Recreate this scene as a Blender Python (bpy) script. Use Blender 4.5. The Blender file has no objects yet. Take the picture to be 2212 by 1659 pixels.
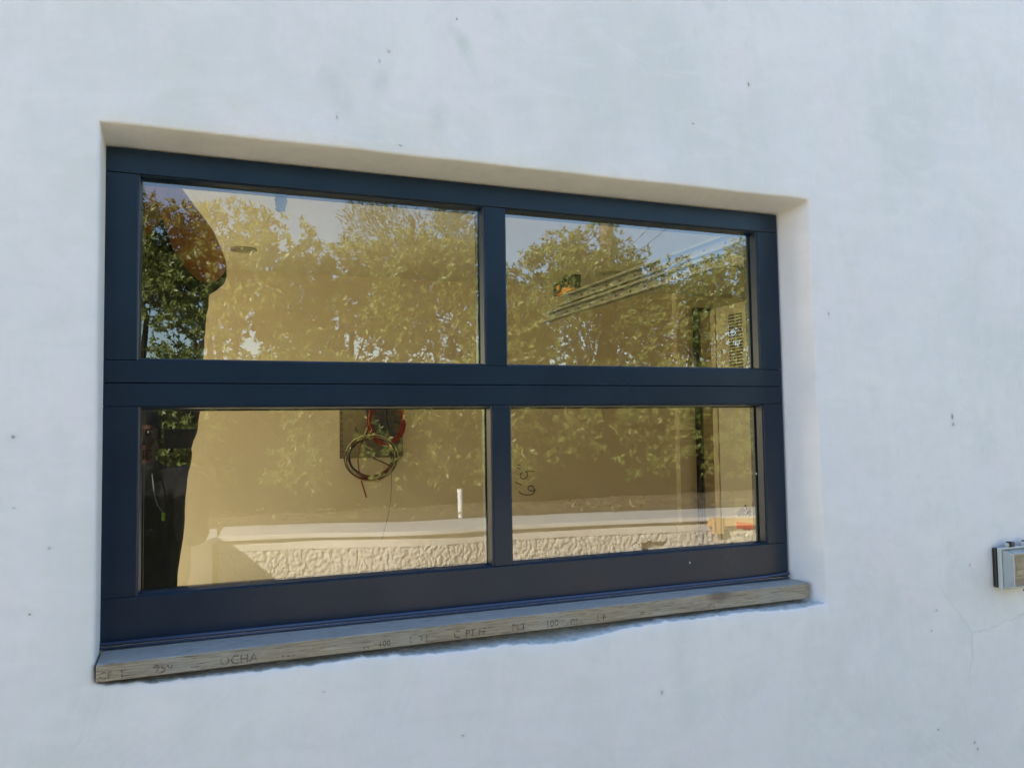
import bpy, bmesh, math, random
import numpy as np
from mathutils import Vector, Matrix, noise
random.seed(7); rng = np.random.default_rng(11)
S = bpy.context.scene; COL = S.collection
# ---------------------------------------------------------------- camera (origin = lens of the phone)
cam = bpy.data.objects.new('camera', bpy.data.cameras.new('camera')); COL.objects.link(cam); S.camera = cam
cam.data.sensor_fit = 'HORIZONTAL'; cam.data.angle = math.radians(65.76)
cam.data.clip_start = 0.01; cam.data.clip_end = 3000
# rows: world right axis, world forward axis, world up axis expressed in image space (x right, y down, z forward)
RX = Vector((0.93131837, 0.00574372, 0.36416081)); RF = Vector((-0.36390064, 0.05561815, 0.92977575)); RU = Vector((-0.01491358, -0.99843559, 0.05388835))
cam.matrix_world = Matrix(((RX.x, -RX.y, -RX.z, 0), (RF.x, -RF.y, -RF.z, 0), (RU.x, -RU.y, -RU.z, 0), (0, 0, 0, 1)))
def at(u, v, P):                      # where a sight line meets the plane y = P (used to lay marks out on real surfaces)
    r = Vector(((u-1106)/1710.9, (v-829.5)/1710.9, 1)); d = Vector((RX.dot(r), RF.dot(r), RU.dot(r))); return d*(P/d.y)
G0 = -1.6                             # ground level below the lens
# ---------------------------------------------------------------- world, sun, exposure
sv = Vector((0.75, -0.45, -0.42)).normalized()
W = bpy.data.worlds.new('World'); S.world = W; W.use_nodes = True
nt = W.node_tree; bg = nt.nodes['Background']; sky = nt.nodes.new('ShaderNodeTexSky'); sky.sky_type = 'NISHITA'; sky.sun_disc = False
sky.sun_elevation = math.asin(-sv.z); sky.sun_rotation = math.atan2(-sv.x, -sv.y); sky.air_density = 1.0; sky.dust_density = 0.8; sky.ozone_density = 1.6
nt.links.new(sky.outputs[0], bg.inputs[0]); bg.inputs[1].default_value = 0.13
sl = bpy.data.lights.new('sun', 'SUN'); sl.energy = 4.5; sl.angle = math.radians(0.5); sl.color = (1, 0.94, 0.84)
so = bpy.data.objects.new('sun', sl); COL.objects.link(so); so.rotation_euler = sv.to_track_quat('-Z', 'Y').to_euler()
S.view_settings.view_transform = 'Standard'; S.view_settings.look = 'None'; S.view_settings.exposure = 1.74; S.view_settings.gamma = 1
S.cycles.max_bounces = 12; S.cycles.diffuse_bounces = 8; S.cycles.glossy_bounces = 4; S.cycles.transparent_max_bounces = 16
# ---------------------------------------------------------------- helpers
def tag(o, label=None, cat=None, group=None, kind=None):
    if label: o['label'] = label
    if cat: o['category'] = cat
    if group: o['group'] = group
    if kind: o['kind'] = kind
    return o
def empty(name, loc=(0, 0, 0)):
    o = bpy.data.objects.new(name, None); COL.objects.link(o); o.location = loc; o.empty_display_size = .1; return o
def link(name, me, mat, parent=None, smooth=False, bevel=0, seg=2):
    o = bpy.data.objects.new(name, me); COL.objects.link(o)
    for m in (mat if isinstance(mat, (list, tuple)) else [mat]): me.materials.append(m)
    if parent:
        o.parent = parent; o.matrix_parent_inverse = Matrix.Translation(-Vector(parent_world(parent)))
    if smooth:
        me.polygons.foreach_set('use_smooth', [True]*len(me.polygons))
    if bevel:
        b = o.modifiers.new('bevel', 'BEVEL'); b.width = bevel; b.segments = seg; b.limit_method = 'ANGLE'
    return o
def parent_world(p):
    return Vector(p.location) if p.type == 'EMPTY' else Vector((0, 0, 0))
class MB:
    """collects shapes in world coordinates and builds ONE mesh object"""
    def __init__(s): s.v = []; s.f = []; s.mi = []
    def add(s, vs, fs, m=0):
        n = len(s.v); s.v += [tuple(p) for p in vs]; s.f += [tuple(i+n for i in f) for f in fs]; s.mi += [m]*len(fs); return s
    def box(s, x0, x1, y0, y1, z0, z1, m=0):
        return s.add([(x, y, z) for z in (z0, z1) for y in (y0, y1) for x in (x0, x1)],
                     [(0, 2, 3, 1), (4, 5, 7, 6), (0, 1, 5, 4), (2, 6, 7, 3), (0, 4, 6, 2), (1, 3, 7, 5)], m)
    def tube(s, pts, r, n=8, m=0, caps=True, closed=False):
        pts = [Vector(p) for p in pts]; rr = r if isinstance(r, (list, tuple)) else [r]*len(pts); rings = []; up = None
        for i, p in enumerate(pts):
            if closed: t = pts[(i+1) % len(pts)]-pts[i-1]
            else: t = pts[min(i+1, len(pts)-1)]-pts[max(i-1, 0)]
            t.normalize()
            if up is None: up = t.orthogonal().normalized()
            up = (up-t*up.dot(t)); up = up.normalized() if up.length > 1e-6 else t.orthogonal().normalized()
            b = t.cross(up); rings.append([p+(up*math.cos(a)+b*math.sin(a))*rr[i] for a in [2*math.pi*k/n for k in range(n)]])
        vs = [q for R_ in rings for q in R_]; fs = []; L = len(rings)
        for i in range(L if closed else L-1):
            for k in range(n):
                j = (i+1) % L; fs.append((i*n+k, i*n+(k+1) % n, j*n+(k+1) % n, j*n+k))
        if caps and not closed: fs += [tuple(range(n-1, -1, -1)), tuple((L-1)*n+k for k in range(n))]
        return s.add(vs, fs, m)
    def ell(s, c, r, nu=16, nv=10, rot=None, m=0):
        vs = []; fs = []; c = Vector(c)
        for i in range(nv+1):
            th = math.pi*i/nv
            for k in range(nu):
                a = 2*math.pi*k/nu; p = Vector((r[0]*math.sin(th)*math.cos(a), r[1]*math.sin(th)*math.sin(a), r[2]*math.cos(th)))
                if rot: p = rot @ p
                vs.append(c+p)
        for i in range(nv):
            for k in range(nu): fs.append((i*nu+k, (i+1)*nu+k, (i+1)*nu+(k+1) % nu, i*nu+(k+1) % nu))
        return s.add(vs, fs, m)
    def cap(s, a, b, ra, rb, n=12):     # tapered limb with round ends
        a = Vector(a); b = Vector(b); t = (b-a); L = t.length; t.normalize(); pts = []; rs = []
        for k in range(4): an = -math.pi/2+math.pi/2*k/4+.12; pts.append(a+t*ra*math.sin(an)); rs.append(ra*math.cos(an))
        for k in range(3): w = k/2; pts.append(a+t*L*w); rs.append(ra+(rb-ra)*w)
        for k in range(1, 5): an = math.pi/2*k/4-.12*(k == 4); pts.append(b+t*rb*math.sin(an)); rs.append(rb*math.cos(an))
        return s.tube(pts, rs, n)
    def build(s, name, mat, parent=None, **k):
        me = bpy.data.meshes.new(name); me.from_pydata(s.v, [], s.f); 
        o = link(name, me, mat, parent, **k)
        me.polygons.foreach_set('material_index', s.mi); me.update(); return o
def grid_mesh(nu, nv, fn):
    m = MB(); vs = [fn(i/(nu-1), j/(nv-1)) for j in range(nv) for i in range(nu)]
    m.add(vs, [(j*nu+i, j*nu+i+1, (j+1)*nu+i+1, (j+1)*nu+i) for j in range(nv-1) for i in range(nu-1)]); return m
def text_mesh(txt, size, origin, ax, ay, thick=.0004):
    cu = bpy.data.curves.new('writing', 'FONT'); cu.body = txt; cu.size = size; cu.extrude = thick; cu.resolution_u = 2
    o = bpy.data.objects.new('writing', cu); COL.objects.link(o); bpy.context.view_layer.update()
    me = bpy.data.meshes.new_from_object(o.evaluated_get(bpy.context.evaluated_depsgraph_get())); bpy.data.objects.remove(o)
    ax = Vector(ax).normalized(); ay = Vector(ay).normalized(); az = ax.cross(ay); o_ = Vector(origin)
    vs = [o_+ax*v.co.x+ay*v.co.y+az*v.co.z for v in me.vertices]; fs = [tuple(p.vertices) for p in me.polygons]; bpy.data.meshes.remove(me); return vs, fs
# ---------------------------------------------------------------- materials
def mat(name, col=(.5, .5, .5), rough=.6, metal=0, spec=.5):
    m = bpy.data.materials.new(name); m.use_nodes = True; b = m.node_tree.nodes['Principled BSDF']
    b.inputs['Base Color'].default_value = (*col, 1); b.inputs['Roughness'].default_value = rough; b.inputs['Metallic'].default_value = metal
    b.inputs['Specular IOR Level'].default_value = spec; return m
class N:
    def __init__(s, m): s.m = m; s.t = m.node_tree; s.b = s.t.nodes['Principled BSDF']; s.geo = s.t.nodes.new('ShaderNodeNewGeometry')
    def node(s, typ, ins=None, **props):
        n = s.t.nodes.new(typ)
        for k, v in props.items(): setattr(n, k, v)
        for k, v in (ins or {}).items():
            if hasattr(v, 'is_linked') or isinstance(v, bpy.types.NodeSocket): s.t.links.new(v, n.inputs[k])
            else: n.inputs[k].default_value = v
        return n
    def scaled(s, sc, src=None):
        n = s.node('ShaderNodeVectorMath', {0: src or s.geo.outputs['Position'], 1: sc}, operation='MULTIPLY'); return n.outputs[0]
    def noise(s, scale=5, detail=4, rough=.5, vec=None, dist=0):
        return s.node('ShaderNodeTexNoise', {'Vector': vec or s.geo.outputs['Position'], 'Scale': scale, 'Detail': detail, 'Roughness': rough, 'Distortion': dist}).outputs[0]
    def rmp(s, fac, a, b, c0=0., c1=1.):
        return s.node('ShaderNodeMapRange', {0: fac, 1: a, 2: b, 3: c0, 4: c1}).outputs[0]
    def math(s, op, a, b=0.): return s.node('ShaderNodeMath', {0: a, 1: b}, operation=op).outputs[0]
    def mix(s, fac, a, b):
        def c(x): return x if isinstance(x, bpy.types.NodeSocket) else (*x, 1)
        return s.node('ShaderNodeMix', {0: fac, 6: c(a), 7: c(b)}, data_type='RGBA').outputs[2]
    def color(s, c): s.t.links.new(c, s.b.inputs['Base Color'])
    def rough(s, c): s.t.links.new(c, s.b.inputs['Roughness'])
    def bump(s, h, strength=.3, dist=.01, prev=None):
        ins = {'Height': h, 'Strength': strength, 'Distance': dist}
        if prev: ins['Normal'] = prev
        n = s.node('ShaderNodeBump', ins); s.t.links.new(n.outputs[0], s.b.inputs['Normal']); return n.outputs[0]
def noisy(name, c0, c1, scale, rough=.7, bump=0, bscale=None, dist=.005, metal=0, spec=.5, stretch=(1, 1, 1), detail=5):
    m = mat(name, c0, rough, metal, spec); n = N(m); v = n.scaled(stretch)
    f = n.noise(scale, detail, .6, v); n.color(n.mix(n.rmp(f, .3, .7), c0, c1))
    if bump: n.bump(n.noise(bscale or scale*3, 4, .6, v), bump, dist)
    return m
# exterior stucco: hand trowelled white coat with blotches, smears, pits and hairline cracks
def stucco():
    m = mat('white_stucco', rough=.72, spec=.3); n = N(m); P = n.geo.outputs['Position']
    a = n.noise(1.3, 6, .6, None, .6); b = n.noise(5.5, 6, .65, n.scaled((1, 1, .6)), .8); c = n.noise(26, 4, .6)
    col = n.mix(n.rmp(a, .40, .60), (.745, .74, .755), (.79, .775, .775)); col = n.mix(n.rmp(b, .38, .72), col, (.79, .75, .78))
    d = n.noise(2.2, 5, .6, n.scaled((1.7, 1, .8))); col = n.mix(n.rmp(d, .50, .66, 0, .75), col, (.69, .695, .69))
    col = n.mix(n.rmp(c, .50, .75, 0, .4), col, (.69, .70, .67))
    vert = n.noise(7, 5, .7, n.scaled((3.2, 1, .35))); col = n.mix(n.rmp(vert, .54, .76, 0, .3), col, (.70, .71, .70))
    tw = n.node('ShaderNodeTexNoise', {'Vector': n.scaled((2.2, 1, 5.5)), 'Scale': 2.3, 'Detail': 5., 'Roughness': .62, 'Distortion': 1.3}).outputs[0]; col = n.mix(n.rmp(tw, .50, .68, 0, .42), col, (.81, .80, .805)); col = n.mix(n.rmp(tw, .46, .34, 0, .32), col, (.70, .705, .71))
    wob = n.node('ShaderNodeVectorMath', {0: n.node('ShaderNodeTexNoise', {'Vector': P, 'Scale': 14., 'Detail': 4.}).outputs[1], 1: (.05, 0, .05)}, operation='MULTIPLY').outputs[0]
    pw = n.node('ShaderNodeVectorMath', {0: P, 1: wob}, operation='ADD').outputs[0]
    pfine = n.node('ShaderNodeVectorMath', {0: P, 1: n.node('ShaderNodeVectorMath', {0: n.node('ShaderNodeTexNoise', {'Vector': P, 'Scale': 220., 'Detail': 3.}).outputs[1], 1: (.006, 0, .006)}, operation='MULTIPLY').outputs[0]}, operation='ADD').outputs[0]
    # smears of a damp hand print shape, each at its own place: (x, z, half width, half height, tilt, strength)
    for (u, v, w, h, t, s_) in [(728, 205, 30, 52, .55, .8), (826, 170, 16, 40, -.35, .8), (1000, 105, 14, 44, .5, .85), (1078, 34, 12, 22, .5, .5), (945, 265, 24, 40, -.1, .5),
                                (770, 120, 60, 60, 0, .25), (1530, 12, 14, 14, .3, .6), (100, 700, 80, 50, .3, .25), (2150, 1290, 90, 26, -.6, .5), (2030, 1120, 60, 26, 0, .35), (1560, 1500, 110, 40, .2, .25),
                                (140, 1500, 90, 40, -.3, .3), (1900, 1000, 40, 30, 0, .35), (1860, 1300, 40, 60, 0, .3), (2120, 960, 60, 40, .2, .3), (1000, 1560, 120, 50, 0, .2)]:
        q = at(u, v, 1.7); sc = 1/1010*q.length/1.75
        sub = n.node('ShaderNodeVectorMath', {0: pw, 1: (q.x+.027, q.y+.0, q.z+.027)}, operation='SUBTRACT').outputs[0]
        rt = n.node('ShaderNodeVectorRotate', {'Vector': sub, 'Axis': (0, 1, 0), 'Angle': t}, rotation_type='AXIS_ANGLE').outputs[0]
        ds = n.node('ShaderNodeVectorMath', {0: n.node('ShaderNodeVectorMath', {0: rt, 1: (1/(w*sc), 0, 1/(h*sc))}, operation='MULTIPLY').outputs[0]}, operation='LENGTH').outputs[1]
        k = n.math('MULTIPLY', n.rmp(ds, .3, 1.35, s_*.8, 0), n.rmp(b, .38, .6, .15, 1))
        col = n.mix(k, col, (.57, .605, .58))
    # pits and nicks
    for (u, v, w, h) in [(28, 944, 4.5, 4.5), (106, 1184, 4, 3), (64, 1327, 3, 2), (30, 1097, 3, 2), (1617, 183, 3, 5), (2057, 900, 4, 7), (2059, 917, 5, 4), (728, 254, 2, 6), (840, 112, 4, 4), (987, 42, 2, 3), (1000, 1588, 4, 3),
                         (1790, 678, 3, 5), (2112, 1617, 3, 3), (2105, 1603, 3, 3), (1497, 268, 3, 2), (2023, 1318, 3, 2), (2012, 1362, 3, 2), (700, 1494, 3, 2), (2027, 1575, 3, 2), (865, 315, 5, 2), (1430, 1495, 4, 5), (2095, 1220, 2, 3), (820, 133, 2, 4)]:
        q = at(u, v, 1.7); sc = 1/1010*q.length/1.75
        sub = n.node('ShaderNodeVectorMath', {0: pfine, 1: (q.x+.003, q.y, q.z+.003)}, operation='SUBTRACT').outputs[0]
        ds = n.node('ShaderNodeVectorMath', {0: n.node('ShaderNodeVectorMath', {0: sub, 1: (1/(w*.85*sc), 0, 1/(h*.85*sc))}, operation='MULTIPLY').outputs[0]}, operation='LENGTH').outputs[1]
        col = n.mix(n.rmp(ds, .5, 1.2, .45+.4*((u*7) % 10)/10, 0), col, (.15, .15, .15)); col = n.mix(n.rmp(ds, .9, 3.2, .16, 0), col, (.45, .45, .42))
    # hairline cracks low on the right
    vo = n.node('ShaderNodeTexVoronoi', {'Vector': pw, 'Scale': 2.1}, feature='DISTANCE_TO_EDGE').outputs[0]
    xz = n.node('ShaderNodeSeparateXYZ', {0: P}); mk = n.math('MULTIPLY', n.rmp(xz.outputs[0], 1.5, 1.9), n.rmp(xz.outputs[2], -.45, -.6))
    col = n.mix(n.math('MULTIPLY', n.math('MULTIPLY', n.rmp(vo, .003, .012, .55, 0), mk), n.rmp(a, .45, .6)), col, (.5, .54, .57))
    n.color(col); n.rough(n.rmp(b, .3, .7, .55, .85))
    p1 = n.bump(n.noise(3.0, 5, .55, n.scaled((1.4, 1, .7)), 1.0), .6, .02)
    p2 = n.bump(n.noise(42, 5, .65), .4, .003, p1); n.bump(vert, .12, .006, p2); n.bump(tw, .15, .004, p2); return m
M_st = stucco()
M_rawst = noisy('raw_mortar', (.46, .48, .48), (.74, .75, .74), 60, .95, 1, 110, .006)
M_in = noisy('interior_plaster', (.80, .735, .605), (.77, .705, .575), 1.2, .8, .05, 20, .002)
M_ceil = noisy('ceiling_paint', (.59, .555, .45), (.57, .535, .43), 1.0, .8)
M_conc = noisy('concrete_floor', (.66, .63, .57), (.60, .57, .51), 3, .6, .1)
def frame_paint():
    m = mat('navy_frame_paint', (.012, .030, .062), .30, spec=.36); n = N(m)
    f = n.noise(6, 5, .6); n.color(n.mix(n.rmp(f, .35, .7), (.0024, .0135, .0330), (.0050, .0190, .0410)))
    n.rough(n.rmp(n.noise(5, 3, .5), .3, .7, .27, .33)); return m
M_frame = frame_paint()
def glass(name, tint, k):
    m = bpy.data.materials.new(name); m.use_nodes = True; t = m.node_tree; t.nodes.clear()
    out = t.nodes.new('ShaderNodeOutputMaterial'); mx = t.nodes.new('ShaderNodeMixShader'); tr = t.nodes.new('ShaderNodeBsdfTransparent'); gl = t.nodes.new('ShaderNodeBsdfGlossy')
    tr.inputs[0].default_value = (*tint, 1); gl.inputs[0].default_value = (1, 1, 1, 1); gl.inputs['Roughness'].default_value = 0.0
    fr = t.nodes.new('ShaderNodeFresnel'); fr.inputs[0].default_value = k; ge = t.nodes.new('ShaderNodeNewGeometry')
    inv = t.nodes.new('ShaderNodeMath'); inv.operation = 'SUBTRACT'; inv.inputs[0].default_value = 1; t.links.new(ge.outputs['Backfacing'], inv.inputs[1])
    mu = t.nodes.new('ShaderNodeMath'); mu.operation = 'MULTIPLY'; t.links.new(fr.outputs[0], mu.inputs[0]); t.links.new(inv.outputs[0], mu.inputs[1])
    t.links.new(mu.outputs[0], mx.inputs[0]); t.links.new(tr.outputs[0], mx.inputs[1]); t.links.new(gl.outputs[0], mx.inputs[2]); t.links.new(mx.outputs[0], out.inputs[0]); return m
M_glass = glass('coated_window_glass', (.955, .935, .80), 2.25)
M_spacer = mat('dark_spacer', (.05, .05, .045), .4)
def wood():
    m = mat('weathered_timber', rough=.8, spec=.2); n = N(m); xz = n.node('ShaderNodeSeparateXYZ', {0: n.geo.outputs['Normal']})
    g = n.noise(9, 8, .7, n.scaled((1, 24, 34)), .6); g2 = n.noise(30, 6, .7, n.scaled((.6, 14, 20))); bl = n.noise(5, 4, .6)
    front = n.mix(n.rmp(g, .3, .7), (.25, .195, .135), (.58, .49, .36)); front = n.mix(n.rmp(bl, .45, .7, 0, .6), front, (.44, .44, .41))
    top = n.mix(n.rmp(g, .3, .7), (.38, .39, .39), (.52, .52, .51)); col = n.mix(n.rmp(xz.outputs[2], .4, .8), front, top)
    col = n.mix(n.rmp(g2, .57, .64, 0, .85), col, (.05, .04, .03))
    kn = n.node('ShaderNodeTexVoronoi', {'Vector': n.scaled((1, 2, 3)), 'Scale': 2.6}).outputs[0]; col = n.mix(n.rmp(kn, .05, .13, .6, 0), col, (.16, .12, .085))
    n.color(col); n.bump(g2, 1, .004, n.bump(g, .8, .003)); return m
M_wood = wood()
M_steel = noisy('galvanised_steel', (.27, .275, .265), (.20, .205, .20), 14, .42, .05, metal=.6)
M_black = mat('black_plastic', (.012, .012, .013), .4)
M_wire_r = mat('red_cable', (.32, .05, .03), .5); M_wire_t = mat('tan_cable', (.55, .47, .32), .5); M_wire_b = mat('black_cable', (.02, .022, .03), .45); M_wire_u = mat('blue_cable', (.10, .14, .25), .5)
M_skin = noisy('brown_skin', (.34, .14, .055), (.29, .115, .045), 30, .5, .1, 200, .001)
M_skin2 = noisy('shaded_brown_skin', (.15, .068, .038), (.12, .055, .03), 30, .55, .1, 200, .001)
M_shirt = noisy('black_jersey', (.014, .015, .015), (.020, .020, .019), 8, .85, .4, 18, .02)
M_jean = noisy('black_denim', (.012, .011, .012), (.022, .020, .020), 25, .9, .3, 60, .004)
M_hair = noisy('black_hair', (.008, .007, .006), (.014, .012, .01), 80, .7, .8, 200, .004)
# ================================================================ THE HOUSE
YF, YW = 1.8, 1.7            # front of the window frame, face of the stucco wall
YB = 6.2                     # face of the room's far wall
house = tag(empty('house', (1, 1.7, G0)), 'white stucco house wall around the dark blue framed window', 'house')
def rag(x): return -.4745 - .0075*abs(noise.noise(Vector((x*3.1, 2, 0))))*2.6 - .0035*noise.noise(Vector((x*40, 7, 0))) - .0018*noise.noise(Vector((x*120, 3, 0)))
cont = []                    # opening outline on the wall face, clockwise from the top left
def seg(p, q, n): return [(p[0]+(q[0]-p[0])*i/n, p[1]+(q[1]-p[1])*i/n) for i in range(n)]
cont += seg((-.1885, .606), (1.549, .611), 60); cont += seg((1.549, .611), (1.5615, -.479), 40)
nb = 420; BL = (-.186, -.467)
bot = [(1.5615+(BL[0]-1.5615)*i/nb, 0) for i in range(nb)]; bot = [(x, (rag(x)-.006) + (.012*max(0, 1-(x+.186)/.12)) - .012*math.exp(-((x-.75)/.22)**2)) for x, _ in bot]
cont += bot; cont += seg(BL, (-.1885, .606), 40)
nC = len(cont); i_bot0, i_bot1 = 100, 100+nb
wall = MB(); OX0, OX1, OZ0, OZ1 = -6.0, 8.0, G0-.3, 1.55
cx, cz = .69, .07
def outer(x, z):
    dx, dz = x-cx, z-cz; t = min(((OX1-cx) if dx > 0 else (OX0-cx))/dx if abs(dx) > 1e-9 else 1e9, ((OZ1-cz) if dz > 0 else (OZ0-cz))/dz if abs(dz) > 1e-9 else 1e9); return (cx+dx*t, cz+dz*t)
r = .007
def wob(x, z, a=.0016): return a*noise.noise(Vector((x*5, z*5, 3.3)))
rings = []
out_ring = [(*outer(x, z),) for x, z in cont]
rings.append([(x, YW, z) for x, z in out_ring])
def off(i, d):               # push an outline point outward in the wall plane
    x, z = cont[i]; l = math.hypot(x-cx, z-cz)
    if i < 60: n_ = (0, 1)
    elif i < 100: n_ = (1, 0)
    elif i < i_bot1: n_ = (0, -1)
    else: n_ = (-1, 0)
    if i in (0, 60, 100, i_bot1): a = {0: (-1, 1), 60: (1, 1), 100: (1, -1), i_bot1: (-1, -1)}[i]; n_ = a
    return (x+n_[0]*d, z+n_[1]*d)
for (d, y) in ((.03, 0), (r, 0), (r*.45, .0012), (.0012, r*.45), (0, r)):
    rg = []
    for i in range(nC):
        x, z = off(i, d); rough_ = 0
        if i_bot0 < i < i_bot1: rough_ = .0012*noise.noise(Vector((x*90, y*300+5, 1)))
        w = wob(x, z) if d < .02 else 0
        rg.append((x+(w if i >= 60 and i < 100 or i >= i_bot1 else 0), YW+y+rough_, z+(w if i < 60 else 0)))
    rings.append(rg)
# the reveal: converges on the window frame; under the sill board it rises as raw mortar
for t in (.25, .5, .75, 1):
    rg = []
    for i in range(nC):
        x, z = cont[i]
        if i < 60: X = x+(-.1878-x if x < 0 else 0)*0 ; tz = .5915; X2 = -.1879+(1.5222+.1879)*((x+.1885)/(1.549+.1885))
        elif i < 100: tz = .5915+(-.479-.5915)*((.611-z)/(.611+.479)); X2 = 1.5222
        elif i < i_bot1: X2 = -.1879+(1.5222+.1879)*((x+.186)/(1.5615+.186)); tz = -.485+.006*noise.noise(Vector((x*20, 0, 0)))
        else: X2 = -.1879; tz = z
        Y = YW+r+(YF+.03-YW-r)*t
        tt = t if i < i_bot0 or i >= i_bot1 else min(1, t*1.6)
        zz = z+(tz-z)*tt
        if i_bot0 < i < i_bot1: zz += .0022*noise.noise(Vector((x*60, Y*60, 2)))
        w = wob(x+Y*2, z+Y, .0012)*(1-t)
        rg.append((x+(X2-x)*t+(w if 60 <= i < 100 else 0), Y, zz+(w if i < 60 else 0)))
    rings.append(rg)
vs = [p for rg in rings for p in rg]; fs = []; mi = []
for j in range(len(rings)-1):
    for i in range(nC):
        k = (i+1) % nC; fs.append((j*nC+i, j*nC+k, (j+1)*nC+k, (j+1)*nC+i)); mi.append(1 if (j >= 4 and i_bot0 < i < i_bot1-1) else 0)
wall.v = vs; wall.f = fs; wall.mi = mi
# corners of the big sheet
for (X, Z) in ((OX0, OZ0), (OX0, OZ1), (OX1, OZ1), (OX1, OZ0)):
    best = sorted(range(nC), key=lambda i: 0); 
    for i in range(nC):
        a, b = out_ring[i], out_ring[(i+1) % nC]
        if (abs(a[0]-X) < 1e-6) != (abs(b[0]-X) < 1e-6) and (abs(a[1]-Z) < 1e-6 or abs(b[1]-Z) < 1e-6) and abs(a[0]-b[0]) > 1e-9 and abs(a[1]-b[1]) > 1e-9:
            wall.add([(X, YW, Z)], []); wall.f.append((i, len(wall.v)-1, (i+1) % nC)); wall.mi.append(0); break
ow = wall.build('facade_wall', [M_st, M_rawst], house, smooth=True)
b = MB(); b.box(OX0, -3.3, YW+.03, YW+.2, G0, 1.54); b.build('side_wall', M_st, house)
# room shell (the inside faces)
FZ, CZ = -1.25, 1.2; XL, XR = -2.6, 5.2
f = MB(); f.box(XL-.2, XR+.2, YW+.25, YB+1.6, FZ-.2, FZ); f.build('floor', M_conc, house)
f = MB(); f.box(XL-.2, XR+.2, YW+.22, YB+.2, CZ, CZ+.15); f.build('ceiling', M_ceil, house)
f = MB()
f.box(XL-.2, XL, YW+.22, 3.8, FZ, CZ); f.box(XL-.2, XL, 6.05, YB+.2, FZ, CZ); f.box(XL-.2, XL, 3.8, 6.05, 1.1, CZ)                                          # left wall, with an unseen opening added so sun brightens the room
f.box(XR, XR+.2, YW+.22, 2.3, FZ, CZ); f.box(XR, XR+.2, 3.9, YB+1.6, FZ, CZ); f.box(XR, XR+.2, 2.3, 3.9, FZ, FZ+.9); f.box(XR, XR+.2, 2.3, 3.9, .9, CZ)                                         # right wall, its unseen window gap added for extra sky light
y0, y1 = YF+.03, YF+.2                                                           # wall around the window, inside
f.box(XL, -.30, y0, y1, FZ, CZ); f.box(1.60, XR, y0, y1, FZ, CZ); f.box(-.30, 1.60, y0, y1, FZ, -.47); f.box(-.30, 1.60, y0, y1, .64, CZ)
f.build('interior_wall', M_in, house)
f = MB()                                                                          # far wall: hidden opening added for sunlight on its left, doorway on its right
OPL, OPR, OPT = -2.45, -.42, .95
f.box(XL, OPL, YB, YB+.15, FZ, CZ); f.box(OPL, OPR, YB, YB+.15, OPT, CZ); f.box(OPR, 4.02, YB, YB+.15, FZ, CZ)
f.box(4.02, 4.12, YB-.07, YB+.149, FZ, CZ); f.box(4.12, 4.30, YB+.06, YB+.15, FZ, CZ); f.box(4.30, 5.2, YB+.06, YB+.15, 1.07, CZ)
bw = f.build('back_wall', M_in, house)
f = MB(); f.box(4.28, 4.315, YB+.02, YB+.20, FZ, 1.085); f.box(4.3151, 5.2, YB+.02, YB+.20, 1.05, 1.085); f.box(4.33, 4.365, YB+.10, YB+.14, FZ, 1.04)
f.build('door_frame', mat('dark_bronze_door_frame', (.035, .028, .02), .4), house)
f = MB(); f.box(4.0, 5.35, YB+1.4, YB+1.5, FZ, CZ); f.box(3.92, 4.0, YB+.16, YB+1.5, FZ, CZ); f.box(3.92, 5.2, YB+.20, YB+1.4, CZ+.001, CZ+.1); f.build('passage_wall', M_in, house)
f = MB(); f.box(XL-.35, XR+.35, YW+.05, YB+1.9, CZ+.16, CZ+.3); f.box(OX0, OX1, YW-.0, YB+1.9, 1.551, 1.66); f.build('roof', noisy('grey_roof_felt', (.25, .25, .25), (.33, .33, .33), 5), house)
f = MB(); f.box(4.368, 5.19, YB+.06, YB+.10, FZ, 1.045); f.build('door_leaf', noisy('tan_door', (.60, .52, .38), (.56, .48, .35), 3, .6), house)
# handwritten measurement on the far wall
f = MB(); M_ink = mat('marker_ink', (.015, .013, .01), .7)
def st(pts, w=.0062):
    q = [at((1240+a/3.686)/1.17676, (1000+b_/3.686)/1.17676, YB-.002) for a, b_ in pts]; f.tube(q, w/2, 6)
st([(290, 918), (303, 932), (325, 944), (355, 950), (392, 950), (420, 942), (435, 925), (439, 903), (432, 884), (418, 868), (402, 863), (385, 867), (377, 880), (377, 896), (388, 908), (405, 913), (425, 911), (448, 899)])
st([(257, 832), (290, 845), (318, 857)]); st([(432, 731), (345, 731)]); st([(345, 731), (360, 735), (371, 746), (372, 765), (362, 784), (348, 797), (330, 802), (314, 796), (304, 780), (303, 762), (312, 747), (328, 739)])
st([(265, 697), (308, 707)]); st([(278, 668), (305, 676)]); f.build('handwriting', M_ink, bw)
# ---------------------------------------------------------------- recessed ceiling lights
def can(x, y, lab):
    e = tag(empty('ceiling_light', (x, y, CZ)), lab, 'ceiling light', 'round recessed lights in the ceiling'); m = MB()
    prof = [(.088, -.001), (.088, -.007), (.070, -.007), (.060, .03)]; n = 32
    vs = [(x+r_*math.cos(2*math.pi*k/n), y+r_*math.sin(2*math.pi*k/n), CZ+z) for r_, z in prof for k in range(n)]
    m.add(vs, [(j*n+k, j*n+(k+1) % n, (j+1)*n+(k+1) % n, (j+1)*n+k) for j in range(3) for k in range(n)]); m.build('trim', mat('light_trim', (.30, .28, .22), .5), e, smooth=True)
    m = MB(); m.add([(x+.068*math.cos(2*math.pi*k/n), y+.068*math.sin(2*math.pi*k/n), CZ-.004) for k in range(n)]+[(x, y, CZ-.011)], [(k, (k+1) % n, n) for k in range(n)]); m.build('lens', mat('dull_lens', (.16, .15, .11), .35), e)
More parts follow.
